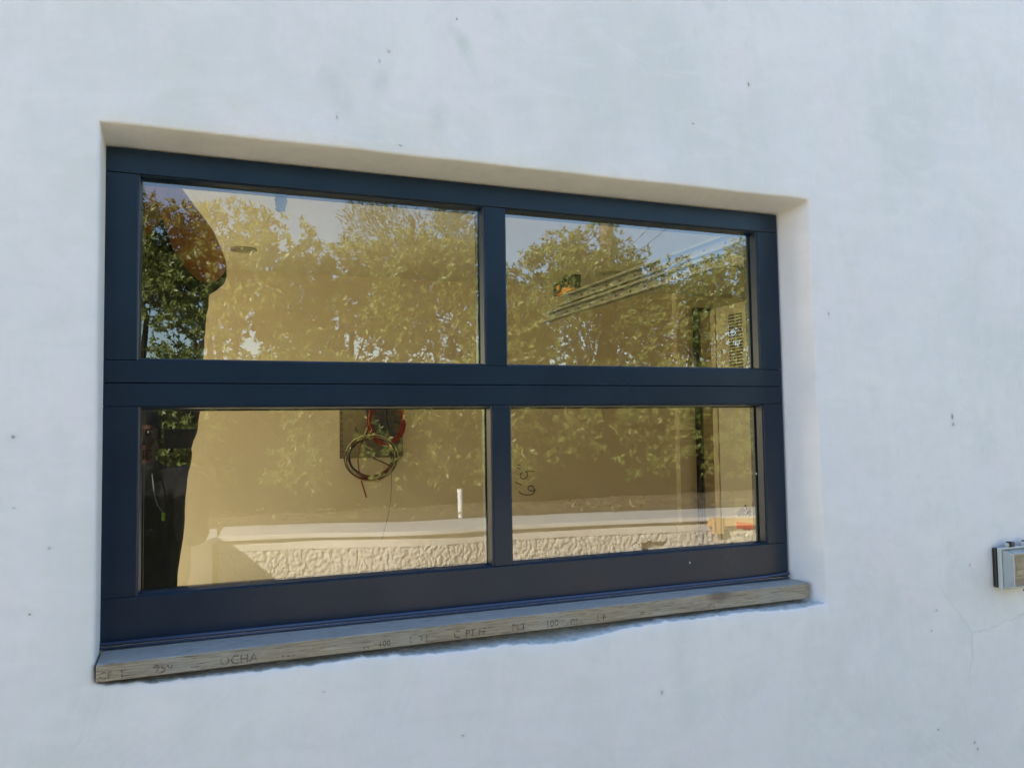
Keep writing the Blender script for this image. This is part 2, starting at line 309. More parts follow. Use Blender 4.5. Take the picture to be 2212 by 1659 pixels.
can(.246, 5.48, 'round recessed ceiling light seen through the upper left pane'); can(3.0, 5.48, 'round recessed ceiling light just above the steel track')
# ================================================================ THE WINDOW: two stacked sashes of a lift-up serving window
win = tag(empty('window', (.667, YF, -.4273)), 'wide four pane window with dark navy painted frame set in the white wall', 'window')
X0, X1, Z0, Z1, ZJ = -.1882, 1.5227, -.4273, .5913, .1015
YGL = 1.826
def rail(name, x0, x1, z0, z1, y0=YF, y1=YF+.045): m = MB(); m.box(x0, x1, y0, y1, z0, z1); return m.build(name, M_frame, win, bevel=.0016)
g = .0006
# upper sash
rail('top_rail', X0, X1, .5395, Z1); rail('bottom_rail', X0, X1, ZJ+.0008, .1485)
rail('stile', X0, -.1265, .1485+g, .5395-g); rail('stile', 1.4535, X1, .1485+g, .5395-g); rail('mullion', .640, .6935, .1485+g, .5395-g)
# lower sash
rail('top_rail', X0, X1, .0535, ZJ-.0008); rail('bottom_rail', X0, X1, Z0, -.3335)
rail('stile', X0, -.1225, -.3335+g, .0535-g); rail('stile', 1.4575, X1, -.3335+g, .0535-g); rail('mullion', .653, .700, -.3335+g, .0535-g)
m = MB(); m.box(X0+.002, X1-.002, YF+.012, YF+.04, ZJ-.003, ZJ+.003); m.build('weather_seal', M_black, win)
# glazing beads (sloped) and panes
panes = [(-.1265, .640, .1485, .5395, 0), (.6935, 1.4535, .1485, .5395, .0), (-.1225, .653, -.3335, .0535, 0), (.700, 1.4575, -.3335, .0535, 0)]
for (a, c, d, e, _) in panes:
    m = MB(); w = .0065; y0, y1 = YF+.004, YGL
    o_ = [(a+.0002, d+.0002), (c-.0002, d+.0002), (c-.0002, e-.0002), (a+.0002, e-.0002)]; i_ = [(a+w, d+w), (c-w, d+w), (c-w, e-w), (a+w, e-w)]
    m.add([(x, y0, z) for x, z in o_]+[(x, y0+.002, z) for x, z in [(a+.003, d+.003), (c-.003, d+.003), (c-.003, e-.003), (a+.003, e-.003)]]+[(x, y1-.0005, z) for x, z in i_], [(j*4+k, j*4+(k+1) % 4, (j+1)*4+(k+1) % 4, (j+1)*4+k) for j in (0, 1) for k in range(4)])
    m.build('glazing_bead', M_frame, win)
    m = MB(); m.box(a+.0015, c-.0015, YGL, YGL+.006, d+.0015, e-.0015); m.build('glass_pane', M_glass, win)
    # inside stops: deeper than the outside beads
    m = MB(); w2 = .0095; y0, y1 = YGL+.0065, YF+.05
    m.box(a, a+w2, y0, y1, d, e); m.box(c-w2, c, y0, y1, d, e); m.box(a+w2, c-w2, y0, y1, e-w2, e); m.box(a+w2, c-w2, y0, y1, d, d+.006); m.build('inner_stop', M_frame, win)
m = MB(); m.tube([(X0+.001, YF-.004, -.4215), (.6, YF-.005, -.4222), (1.36, YF-.005, -.4218), (1.44, YF-.0065, -.4205), (1.519, YF-.006, -.417)], .0042, 8); m.tube([(X0+.001, YF-.0075, -.4285), (1.519, YF-.0075, -.4285)], .0028, 6)
m.build('sill_seal', mat('blue_grey_rubber_seal', (.05, .075, .14), .4), win, smooth=True)
m = MB(); M_scr = mat('bright_screw', (.7, .7, .68), .35, .6)
for (u, v) in [(1616, 691), (1634, 1023), (1490, 1215)]: q = at(u, v, YF+.016 if u > 1500 else YF-.0005); m.ell(q, (.0022, .002, .003), 8, 6)
m.build('screw', M_scr, win)
# ---------------------------------------------------------------- weathered board standing in for a sill
pl = tag(empty('timber_board', (.68, 1.74, -.47)), 'weathered grey timber board laid as a rough sill under the window', 'board')
m = MB(); nx = 90
def bz(x): t = (x+.1825)/1.718; return -.4332+.0006*noise.noise(Vector((x*3, 0, 0))), -.4655-.0085*t+.0008*noise.noise(Vector((x*4, 5, 0)))
vs = []
for i in range(nx+1):
    t = i/nx; x = -.1825+1.718*t; zt, zb = bz(x); yf = 1.690+.040*t+.0007*noise.noise(Vector((x*7, 1, 1)))
    if t > .99: yf += .004
    vs += [(x, yf, zb), (x, yf, zt), (x-.0015*(t < .01), 1.806, zt-.0002), (x, 1.806, zb)]
fs = [(0, 1, 2, 3), tuple(nx*4+k for k in (3, 2, 1, 0))]
for i in range(nx):
    for k in range(4): fs.append((i*4+k, (i+1)*4+k, (i+1)*4+(k+1) % 4, i*4+(k+1) % 4))
m.add(vs, fs); m.build('board', M_wood, pl, bevel=.0022)
st_ = []; dirx = Vector((1.718, .040, -.004)).normalized()
for (x, s_, tx) in [(-.178, .020, 'CF  1'), (-.085, .024, '959'), (-.018, .016, '---'), (.034, .025, 'OCHA'), (.142, .018, '- - - - - -'), (.32, .018, 'A'), (.352, .018, '100'), (.42, .02, 'L  TT'), (.52, .022, 'C  PT FF'), (.66, .022, 'PLT'), (.745, .022, '100'), (.80, .018, '. ITJ'), (.88, .02, 'L F'), (1.0, .014, 'SP  - -'), (1.2, .014, 'IT L')]:
    t = (x+.1825)/1.718; v_, f_ = text_mesh(tx, s_, (x, 1.690+.040*t-.0006, -.461-.0078*t), dirx, (0, 0, 1), .0002); st_.append((v_, f_))
M_stamp = mat('faded_stamp_ink', (.19, .155, .115), .9); n_ = N(M_stamp); tr_ = n_.t.nodes.new('ShaderNodeBsdfTransparent'); ms_ = n_.t.nodes.new('ShaderNodeMixShader')
fa_ = n_.rmp(n_.noise(70, 4, .7, n_.scaled((.5, 1, 2))), .38, .58, .25, 1); n_.t.links.new(fa_, ms_.inputs[0]); n_.t.links.new(n_.b.outputs[0], ms_.inputs[1]); n_.t.links.new(tr_.outputs[0], ms_.inputs[2]); n_.t.links.new(ms_.outputs[0], [q for q in n_.t.nodes if q.type == 'OUTPUT_MATERIAL'][0].inputs[0])
for v_, f_ in st_: MB().add(v_, f_).build('grade_stamp', M_stamp, pl)
# torn tape hanging behind the top of the first pane
m = grid_mesh(10, 10, lambda a, b_: (.165+.034*(a-.5)*(1-.5*b_)+.006*noise.noise(Vector((a*5, b_*5, 0))), YF+.062+.004*math.sin(a*6), .548-.048*b_-.010*abs(noise.noise(Vector((a*9, 1, 0))))*b_))
o = m.build('torn_tape', mat('grey_blue_tape', (.22, .22, .22), .6), None); so_ = o.modifiers.new('t', 'SOLIDIFY'); so_.thickness = .0008; tag(o, 'small torn grey scrap hanging inside at the top of the upper left pane', 'tape')
# ---------------------------------------------------------------- weatherproof outlet cover
ob = tag(empty('outlet_box', (2.29, YW, -.43)), 'clear weatherproof outlet cover on the white wall right of the window', 'outlet box')
ox0, ox1, oz0, oz1 = 2.196, 2.36, -.500, -.378
m = MB(); m.box(ox0-.006, ox1+.004, YW-.012, YW-.0005, oz0+.004, oz1-.002); m.build('gasket', M_black, ob, bevel=.003)
M_clear = glass('clear_cover_plastic', (.62, .66, .66), 1.45); M_grey = mat('grey_plastic_rim', (.48, .51, .50), .3)
m = MB()
for (a, c, d, e) in [(ox0, ox0+.005, oz0, oz1), (ox1-.005, ox1, oz0, oz1), (ox0+.005, ox1-.005, oz1-.007, oz1), (ox0+.005, ox1-.005, oz0, oz0+.005)]: m.box(a, c, YW-.026, YW-.012, d, e)
m.build('rim', M_grey, ob, bevel=.0025)
m = MB(); m.box(ox0+.003, ox1-.003, YW-.0125, YW-.0120, oz0+.003, oz1-.003); m.build('back_plate', noisy('grey_back_plate', (.42, .44, .43), (.36, .38, .37), 20, .4), ob)
m = MB(); a0, a1, c0, c1 = ox0+.006, ox1-.006, oz0+.006, oz1-.009; yb, yf = YW-.026, YW-.055; s_ = .006
P_ = [(a0, yb, c0), (a1, yb, c0), (a1, yb, c1), (a0, yb, c1), (a0+s_, yf, c0+.006), (a1-s_, yf, c0+.006), (a1-s_, yf, c1-s_), (a0+s_, yf, c1-s_)]
m.add(P_, [(4, 5, 6, 7)]); m.build('cover', M_clear, ob)
m = MB(); m.add(P_, [(0, 1, 5, 4), (2, 3, 7, 6), (1, 2, 6, 5), (3, 0, 4, 7)]); m.build('cover_side', noisy('frosted_grey_plastic', (.30, .33, .34), (.42, .45, .46), 9, .25), ob)
m = MB()
for (p, q) in ((4, 5), (5, 6), (6, 7), (7, 4), (0, 4), (3, 7), (1, 5), (2, 6)): m.tube([P_[p], P_[q]], .0013, 6)
m.build('cover_edge', M_grey, ob)
m = MB(); rc = (2.255, 2.325)
m.box(2.235, 2.335, YW-.020, YW-.0125, -.475, -.400); m.build('socket_plate', mat('pale_socket_plate', (.55, .58, .54), .35), ob, bevel=.002)
m = MB(); m.box(2.262, 2.306, YW-.0245, YW-.0202, -.468, -.408); m.build('socket', mat('olive_socket_face', (.16, .19, .12), .3), ob, bevel=.002)
for hx in (2.235, 2.302):
    m = MB(); m.tube([(hx-.012, YW-.020, oz1+.006), (hx-.002, YW-.020, oz1+.006)], .0065, 12); m.tube([(hx-.006, YW-.02, oz1-.002), (hx-.006, YW-.02, oz1+.005)], .004, 8); h = m.build('hinge', M_grey, ob, smooth=True)
    m = MB(); m.box(hx, hx+.016, YW-.030, YW-.012, oz1+.001, oz1+.015); m.build('clip', M_black, h, bevel=.0015)
m = MB(); m.box(2.246, 2.253, YW-.062, YW-.052, oz0-.004, oz0+.004); m.build('latch', M_black, ob, bevel=.001)
# ================================================================ INSIDE THE ROOM
# wiring panel with coiled cables
wp = tag(empty('wiring_panel', (1.24, YB, -.2)), 'open grey recessed wiring box in the tan room wall', 'wiring panel')
m = MB(); x0, x1, z0, z1 = .996, 1.479, -.219, .40
m.box(x0, x1, YB-.010, YB-.004, z0, z1); m.build('back_plate', noisy('dusty_box_steel', (.36, .325, .235), (.29, .26, .19), 4, .7), wp, bevel=.004)
m = MB()
for (a, c, d, e) in [(x0-.006, x0, z0-.006, z1), (x1, x1+.006, z0-.006, z1), (x0, x1, z0-.006, z0)]: m.box(a, c, YB-.018, YB-.002, d, e)
m.build('rim', noisy('box_rim', (.30, .27, .2), (.22, .2, .15), 6, .7), wp)
for i in range(14):
    m = MB(); m.tube([(x0+.012, YB-.0115, z0+.045+i*.043), (x0+.012, YB-.0095, z0+.045+i*.043)], .0052, 8); m.build('mounting_hole', M_black, wp)
m = MB(); m.tube([(1.058, YB-.012, -.138), (1.058, YB-.0095, -.138)], .014, 10); m.build('mounting_hole', M_black, wp)
m = MB(); m.tube([(1.42, YB-.012, -.13), (1.42, YB-.0095, -.13)], .012, 10)
m.build('mounting_hole', M_black, wp)
m = MB(); m.box(1.19, 1.46, YB-.030, YB-.0105, -.215, .30); m.build('wire_tray', noisy('dark_wire_tray', (.10, .095, .085), (.26, .24, .21), 18, .8), wp, bevel=.006)
m = MB()
for k in range(26):
    a = rng.uniform(0, 6.28); c_ = Vector((1.34+rng.normal()*.04, YB-.045, .02+rng.normal()*.07)); pts = [c_+Vector((math.cos(a+t*2.2)*(.02+.05*t), rng.normal()*.004, math.sin(a+t*2.2)*(.02+.05*t))) for t in np.linspace(0, 1, 7)]; m.tube(pts, .0028, 5)
m.build('loose_wire', M_wire_u, wp, smooth=True)
def coil(name, c, rx, rz, strands, lab, extra=()):
    e = tag(empty(name, c), lab, 'cable coil'); 
    for (mname, mt, n_, spread) in strands:
        m = MB()
        for k in range(n_):
            ph = rng.uniform(0, 6.28); dr = rng.uniform(-spread, spread); px, pz = rng.uniform(-.008, .008, 2); yy = rng.uniform(-.022, .012)
            pts = []
            for i in range(56):
                a = 2*math.pi*i/56; w = 1+.018*math.sin(3*a+ph)+.012*math.sin(5*a+ph*2)
                pts.append((c[0]+px+(rx+dr)*w*math.cos(a), c[1]+yy+.006*math.sin(2*a+ph), c[2]+pz+(rz+dr)*w*math.sin(a)))
            m.tube(pts, .0042, 6, closed=True)
        m.build(mname, mt, e, smooth=True)
    for (mname, mt, pts, r_) in extra:
        m = MB(); m.tube(pts, r_, 6); m.build(mname, mt, e, smooth=True)
    return e
yc = YB-.075
def zz(a, b_, y=yc): return tuple(at((780+a/3.318)/1.17676, (1000+b_/3.318)/1.17676, y))
coil('cable_coil', zz(545, 540), .183, .160, [('tan_cable', M_wire_t, 9, .024), ('black_cable', M_wire_b, 7, .020), ('red_cable', M_wire_r, 4, .022)], 'loose coil of black and tan cables hanging below the wiring box',
     [('cable_tail', M_wire_r, [zz(445, 690), zz(462, 745), zz(482, 810), zz(503, 878)], .006), ('cable_tail', M_wire_r, [zz(470, 400), zz(440, 480), zz(430, 560), zz(445, 690)], .005), ('cable_tail', M_wire_t, [zz(700, 640), zz(735, 600), zz(775, 560), zz(808, 530)], .006),
      ('cable_tie', M_black, [zz(408, 283), zz(430, 345), zz(470, 408)], .005), ('cable_tie', M_black, [zz(558, 545), zz(640, 580), zz(715, 615)], .005), ('lead_cable', M_wire_t, [zz(522, 60), zz(525, 140), zz(520, 240), zz(500, 320), zz(470, 380), zz(430, 430)], .007), ('lead_cable', M_wire_b, [zz(512, 60), zz(513, 180), zz(510, 300), zz(490, 390)], .008)])
coil('cable_coil', (1.342, yc+.01, .058), .135, .175, [('red_cable', M_wire_r, 15, .020)], 'oval bundle of red cables inside the wiring box', [('cable_tie', M_black, [zz(735, 235), zz(770, 245), zz(812, 280)], .005), ('cable_tie', M_black, [zz(682, 60), zz(672, 200), zz(690, 300)], .004)])
# thin pale tie hanging under, and one long thin wire
m = MB(); m.tube([zz(712, 650), zz(714, 780), zz(708, 880), zz(690, 1010), zz(660, 1130), zz(636, 1230)], .0022, 5); tag(m.build('thin_wire', mat('thin_wire', (.16, .13, .08), .6), None), 'single thin wire dangling straight down from the black and tan coil', 'wire')
# overhead steel tracks of the lift-up window (the left hand one runs outside the view but carries the sash too)
def track(x, lab):
    e = tag(empty('lift_track', (x, 2.0, .6)), lab, 'lift track')
    def chan(name, z0, ya, yb, thick=.0025, hgt=.050, dep=.032):
        m = MB(); m.box(x, x+thick, ya, yb, z0, z0+hgt); m.box(x-dep, x, ya, yb, z0+hgt-thick, z0+hgt); m.box(x-dep, x, ya, yb, z0, z0+thick); m.box(x-dep, x-dep+thick, ya, yb, z0+thick, z0+.010); m.box(x-dep, x-dep+thick, ya, yb, z0+hgt-.011, z0+hgt-thick)
        return m.build(name, M_steel, e)
    chan('upper_channel', .604, 2.02, 3.62); lc = chan('lower_channel', .545, 2.30, 3.80)
    for i in range(12):
        y = 2.15+i*.125; m = MB(); m.tube([(x-.0005, y, .630), (x-.003, y, .630)], .0042, 8); m.build('bolt_hole', M_black, e)
        m = MB(); m.tube([(x-.0005, y+.04, .570), (x-.003, y+.04, .570)], .0042, 8); m.build('bolt_hole', M_black, e)
    m = MB(); R_ = .30; pts = []; n = 18
    vs = []; cyy, czz = 2.30, .545-R_+.05
    for i in range(n+1):
        a = math.pi/2+math.pi/2*i/n; 
        for (rr, xx) in ((R_-.05, x-.03), (R_-.05, x), (R_, x), (R_, x-.03)): vs.append((xx, cyy+rr*math.cos(a), czz+rr*math.sin(a)))
    for (rr, xx) in ((R_-.05, x-.03), (R_-.05, x), (R_, x), (R_, x-.03)): vs.append((xx, cyy-rr, FZ+.75))
    m.add(vs, [(i*4+k, i*4+k+1, (i+1)*4+k+1, (i+1)*4+k) for i in range(n+1) for k in range(3)]); o = m.build('curved_channel', M_steel, e); q = o.modifiers.new('t', 'SOLIDIFY'); q.thickness = .0025
    return e
track(1.70, 'galvanised steel overhead track running back from the window, right side'); 
# small orange and black device on the track
to = tag(empty('laser_tool', (1.68, 3.4, .66)), 'small orange and black tool resting on the steel track', 'tool'); M_or = noisy('orange_plastic', (.75, .30, .015), (.62, .24, .015), 20, .4)
q0 = at(1203, 640, 3.52); tx = 1.675
def ty(u): r_ = at(u, 640, 1.0); return tx/r_.x
m = MB(); zt = .656
def ob_(u0, u1, h0, h1, w=.022, mb=None): (mb or m).box(tx-w, tx+w, min(ty(u0), ty(u1)), max(ty(u0), ty(u1)), zt+h0, zt+h1)
ob_(1206, 1248, 0, .050, .018); m.build('case', M_or, to, bevel=.004)
m = MB(); ob_(1203, 1209, -.001, .064, .022, m); m.build('end_cap', M_black, to, bevel=.006)
m = MB(); ob_(1238, 1249, .002, .070, .020, m); m.build('end_cap', M_black, to, bevel=.006)
for (u, h, a_) in ((1213.5, .036, .0), (1231, .050, .0)):
    m = MB(); y_ = ty(u); m.tube([(tx-.022, y_+.040*math.cos(t), zt+h+.024*math.sin(t)) for t in np.linspace(0, 6.283, 20)[:-1]], .008, 8, closed=True); m.build('dial', M_black, to, smooth=True)
m = MB(); ob_(1218, 1228, .040, .066, .021, m); m.build('handle', M_black, to, bevel=.006)
# tall grey appliance beside the window
fx = 2.9; ap = tag(empty('refrigerator', (fx+.35, 3.6, FZ)), 'tall plain grey appliance seen side on at the right of the room', 'refrigerator')
m = MB(); m.box(fx, fx+.7, 3.05, 4.0, FZ+.06, .703); m.build('cabinet', noisy('warm_grey_enamel', (.44, .42, .35), (.41, .39, .325), 2, .5), ap, bevel=.006)
m = MB(); m.box(fx-.006, fx+.7, 4.002, 4.05, FZ+.05, .690); m.build('door', mat('appliance_door_edge', (.40, .35, .26), .5), ap, bevel=.006)
for (a, c) in ((3.1, 3.16), (3.85, 3.91)): m = MB(); m.box(fx+.05, fx+.6, a, c, FZ, FZ+.06); m.build('foot', M_black, ap)
m = MB()
for col_ in range(2):
    for i in range(18):
        y_ = 3.745+col_*.068; z_ = .640-i*.0183; m = MB(); m.box(fx-.0035, fx-.0004, y_+.004, y_+.058, z_-.0095, z_); m.build('vent_slot', M_black, ap)
for u in (.43, .33):
    m = MB(); y_ = 3.955; m.tube([(fx-.003, y_, u), (fx-.0005, y_, u)], .016, 12); m.build('plug', mat('plug_grey', (.30, .28, .22), .5), ap)
lb = MB(); lx = fx-.0008; ly0, ly1 = fx/.7905, fx/.7640      # near and far edge of the sticker
def LY(u): return fx/at(u, 1100, 1).x
def LP(u, v): y_ = LY(u); p = at(u, v, y_); return p
def quad(mb, us, vs_, m_=0, d=.0006):
    pts = [LP(u, v) for u, v in zip(us, vs_)]; mb.add([(fx-d, p.y, p.z) for p in pts], [(0, 1, 2, 3)], m_)
m = MB(); quad(m, (1588, 1650, 1650, 1588), (1073, 1080, 1190, 1173), 0, .0006)
lab = m.build('warning_label', mat('label_paper', (.50, .475, .40), .5), ap)
m = MB(); quad(m, (1590, 1652, 1652, 1590), (1126.5, 1133, 1149, 1141), 0, .0012); quad(m, (1625, 1650, 1650, 1625), (1083, 1084, 1099, 1096), 0, .0012)
m.build('red_band', mat('label_red', (.62, .05, .025), .5), lab)
m = MB()
def poly(pts, d=.0018): q = [LP(u, v) for u, v in pts]; m.add([(fx-d, p.y, p.z) for p in q], [tuple(range(len(q)))])
cv = lambda a, b_: ((1840+a/10.37)/1.17676, (1240+b_/10.37)/1.17676)
m2 = MB(); q = [LP(*cv(*p)) for p in [(330, 650), (480, 520), (560, 560), (600, 590), (395, 775)]]; m2.add([(fx-.0014, p.y, p.z) for p in q], [tuple(range(5))]); m2.build('pictogram_box', mat('label_grey', (.22, .21, .18), .5), lab)
poly([cv(*p) for p in [(480, 520), (585, 430), (635, 555), (600, 590), (590, 490), (540, 480)]]); poly([cv(*p) for p in [(600, 640), (700, 530), (722, 530), (722, 550), (668, 600), (670, 640), (715, 700), (715, 720), (660, 770), (645, 760), (690, 715), (655, 670), (605, 730)]])
poly([cv(700+26*math.cos(t), 625+36*math.sin(t)) for t in np.linspace(0, 6.28, 13)[:-1]]); poly([cv(*p) for p in [(500, 690), (570, 680), (600, 780), (612, 785), (585, 785), (560, 700), (512, 705), (505, 775), (495, 775)]])
m.build('pictogram', M_black, lab)
m = MB()
def ltext(tx, u, v, s_):
    p = LP(u, v); v_, f_ = text_mesh(tx, s_, (fx-.0020, p.y, p.z), (0, -1, 0), (0, 0, 1), .0001); MB().add(v_, f_).build('label_text', M_black, lab)
ltext('NCIA  A', 1605, 1145, .026)
ltext('DE VUELCO  EN', 1592, 1158, .021); ltext('GRAVES', 1605, 1166, .012); ltext('LESIONES', 1605, 1175, .012); ltext('GRAVES', 1605, 1179, .012); ltext('AL', 1629, 1112, .012); ltext('EN', 1629, 1120, .012)
# ================================================================ THE GARDEN BEHIND THE CAMERA (seen in the glass)
gm = noisy('dusty_paving', (.60, .45, .22), (.68, .52, .27), 1.5, .9, .4, 30, .01)
m = MB(); m.add([(-900, -900, G0), (900, -900, G0), (900, 900, G0), (-900, 900, G0)], [(0, 1, 2, 3)]); tag(m.build('ground', gm), kind='structure')
# curved low garden wall with a projecting cap
LIP = [(.14, -4.02), (.5, -3.98), (.91, -3.90), (1.35, -3.74), (1.75, -3.60), (2.15, -3.55), (2.6, -3.56), (3.1, -3.52), (3.7, -3.45), (4.3, -3.34), (4.85, -3.24), (5.6, -3.08), (6.6, -2.8), (8.5, -2.2)]
def lip(s):                 # smooth curve through the points, s in 0..1
    t = s*(len(LIP)-1); i = min(int(t), len(LIP)-2); f_ = t-i; p0 = LIP[max(i-1, 0)]; p1 = LIP[i]; p2 = LIP[i+1]; p3 = LIP[min(i+2, len(LIP)-1)]
    return Vector([.5*((2*p1[k])+(-p0[k]+p2[k])*f_+(2*p0[k]-5*p1[k]+4*p2[k]-p3[k])*f_*f_+(-p0[k]+3*p1[k]-3*p2[k]+p3[k])*f_**3) for k in (0, 1)])
CT = -.95; CD = .66
gw = tag(empty('garden_wall', (2.5, -3.6, G0)), 'low curved garden wall with rough plaster face and smooth pale cap', 'garden wall')
M_rough = noisy('rough_dash_plaster', (.60, .57, .50), (.50, .47, .41), 9, .95, .8, 90, .006)
M_band = noisy('smooth_band_plaster', (.66, .63, .56), (.58, .55, .49), 6, .9, .3, 40, .003)
M_capm = noisy('cap_render', (.64, .62, .57), (.54, .52, .48), 3, .85, .2, 30, .003)
def normal2(s): a = lip(max(0, s-.002)); b = lip(min(1, s+.002)); d = (b-a).normalized(); return Vector((d.y, -d.x))    # away from the building
def prof(mb, nodes, s0, s1, n, mi=0):
    vs = []
    for i in range(n+1):
        s = s0+(s1-s0)*i/n; p = lip(s); q = normal2(s)
        for (o_, z) in nodes: w = .004*noise.noise(Vector((p.x*3, o_*9, z*9))); vs.append((p.x+q.x*(o_+w), p.y+q.y*(o_+w), z+w*.6))
    k = len(nodes); mb.add(vs, [(i*k+j, (i+1)*k+j, (i+1)*k+(j+1) % k, i*k+(j+1) % k) for i in range(n) for j in range(k)]+[tuple(range(k-1, -1, -1)), tuple(n*k+j for j in range(k))], mi)
m = MB(); prof(m, [(0, CT-.042), (0, CT-.004), (.012, CT), (.10, CT+.006), (.40, CT+.018), (CD, CT+.012), (CD, CT-.06), (.05, CT-.042)], 0, 1, 150); m.build('cap', M_capm, gw, smooth=False)
m = MB(); prof(m, [(.055, CT-.15), (.055, CT-.045), (CD-.04, CT-.045), (CD-.04, CT-.15)], 0, 1, 150); m.build('smooth_band', M_band, gw)
nu_, nv_ = 620, 44
def wf(a, b_):
    s = a; p = lip(s); q = normal2(s); z = (CT-.146)+(G0-(CT-.146))*b_; P_ = Vector((p.x, p.y, z))
    h = .010*abs(noise.noise(Vector((P_.x*11, 1, P_.z*11))))+.010*noise.noise(Vector((P_.x*30, 3, P_.z*30)))+.008*noise.noise(Vector((P_.x*60, 5, P_.z*60))); col_ = abs(noise.noise(Vector((P_.x*15, 9, P_.z*9)))); h += -.010*max(0, .2-col_)/.2
    ins = .060-h*1.25 if b_ > .001 else .062
    u_ = (p.x-4.28)/.13; w_ = (z+1.24)/.05
    if abs(u_) < 1 and abs(w_) < 1+.3*noise.noise(Vector((P_.x*20, 0, 0))): ins += .09          # broken out hole
    return (p.x+q.x*ins, p.y+q.y*ins, z)
grid_mesh(nu_, nv_, wf).build('rough_face', M_rough, gw)
m = MB(); m.box(-.12, .137, -3.95, -1.9, CT-.042, CT+.004); m.add([(-.62, -3.99-.5, CT+.008), (.14, -4.02, CT+.003), (.14, -3.9, CT+.003), (-.62, -3.9, CT+.003)], [(0, 1, 2, 3)])
m.v = []; m.f = []; m.mi = []; 
def prism(mb, xy, z0, z1): n = len(xy); mb.add([(x, y, z0) for x, y in xy]+[(x, y, z1) for x, y in xy], [tuple(range(n-1, -1, -1)), tuple(range(n, 2*n))]+[(i, (i+1) % n, n+(i+1) % n, n+i) for i in range(n)])
prism(m, [(.139, -4.02), (.139, -4.68), (-.52, -4.68), (-1.75, -2.3), (-1.15, -1.6)], CT-.042, CT+.003); m.build('return_cap', M_capm, gw, bevel=.006)
m = MB(); prism(m, [(.095, -4.05), (.095, -4.60), (-.48, -4.60), (-1.66, -2.32), (-1.17, -1.72)], G0, CT-.0425); m.build('return_wall', M_band, gw)
# planting bed
gs = noisy('dry_soil', (.10, .075, .05), (.19, .15, .10), 6, .95, 1, 60, .02)
m = grid_mesh(90, 40, lambda a, b_: (-7+19*a, -4.05-(-4.05+9.2)*0-b_*5.2+(.30*math.sin(a*3.1)*0), CT-.035+.03*noise.noise(Vector((a*40, b_*14, 0)))+.05*min(1, b_*6)))
E_ = m.v; m.v = [(x, y-(.55 if x < 1.2 else max(0, .55-(x-1.2)*.33)) if b < 90 else y, z) for b, (x, y, z) in enumerate(E_)]
tag(m.build('soil', gs, smooth=True), kind='structure')
def leafmat(name, c0, c1, rough=.42, spec=.5):
    m_ = mat(name, c0, rough, 0, spec); n = N(m_); a = n.node('ShaderNodeAttribute', attribute_name='hue'); n.color(n.mix(a.outputs['Fac'], c0, c1)); 
    n.b.inputs['Transmission Weight'].default_value = 0
    t = n.t; tr = t.nodes.new('ShaderNodeBsdfTranslucent'); tr.inputs[0].default_value = (.16, .22, .03, 1); mx = t.nodes.new('ShaderNodeMixShader'); mx.inputs[0].default_value = .28
    out = [x for x in t.nodes if x.type == 'OUTPUT_MATERIAL'][0]; t.links.new(n.b.outputs[0], mx.inputs[1]); t.links.new(tr.outputs[0], mx.inputs[2]); t.links.new(mx.outputs[0], out.inputs[0]); return m_
M_leaf = leafmat('broad_leaf', (.13, .17, .04), (.28, .31, .075), .42, .6); M_litter = leafmat('dry_leaf', (.22, .15, .07), (.38, .30, .17), .8); M_pine = leafmat('feathery_leaf', (.06, .085, .035), (.10, .12, .05), .7)
def leaves(name, base, dirs, ups, length, width, mt, parent, hue=None):
    n = len(base); dirs = dirs/np.linalg.norm(dirs, axis=1, keepdims=True); side = np.cross(dirs, ups); side /= np.maximum(np.linalg.norm(side, axis=1, keepdims=True), 1e-6); nor = np.cross(side, dirs)
    L = length[:, None]; w = width[:, None]
    a = base; b = base+dirs*L*.45+side*w*.5+nor*w*.12; c = base+dirs*L-nor*L*.10; d = base+dirs*L*.45-side*w*.5+nor*w*.12; e = base+dirs*L*.5
    v = np.stack([a, b, c, d, e], 1).reshape(-1, 3); k = np.arange(n)*5
    f = np.stack([np.stack([k, k+1, k+4], 1), np.stack([k+1, k+2, k+4], 1), np.stack([k+4, k+2, k+3], 1), np.stack([k, k+4, k+3], 1)], 1).reshape(-1, 3)
    me = bpy.data.meshes.new(name); me.vertices.add(len(v)); me.vertices.foreach_set('co', v.astype(np.float32).ravel()); me.loops.add(len(f)*3); me.loops.foreach_set('vertex_index', f.astype(np.int32).ravel())
    me.polygons.add(len(f)); me.polygons.foreach_set('loop_start', np.arange(len(f), dtype=np.int32)*3); me.polygons.foreach_set('loop_total', np.full(len(f), 3, dtype=np.int32)); me.update(calc_edges=True); me.validate()
    at_ = me.attributes.new('hue', 'FLOAT', 'POINT'); h = (rng.uniform(0, 1, n) if hue is None else hue); at_.data.foreach_set('value', np.repeat(h, 5).astype(np.float32))
    return link(name, me, mt, parent)
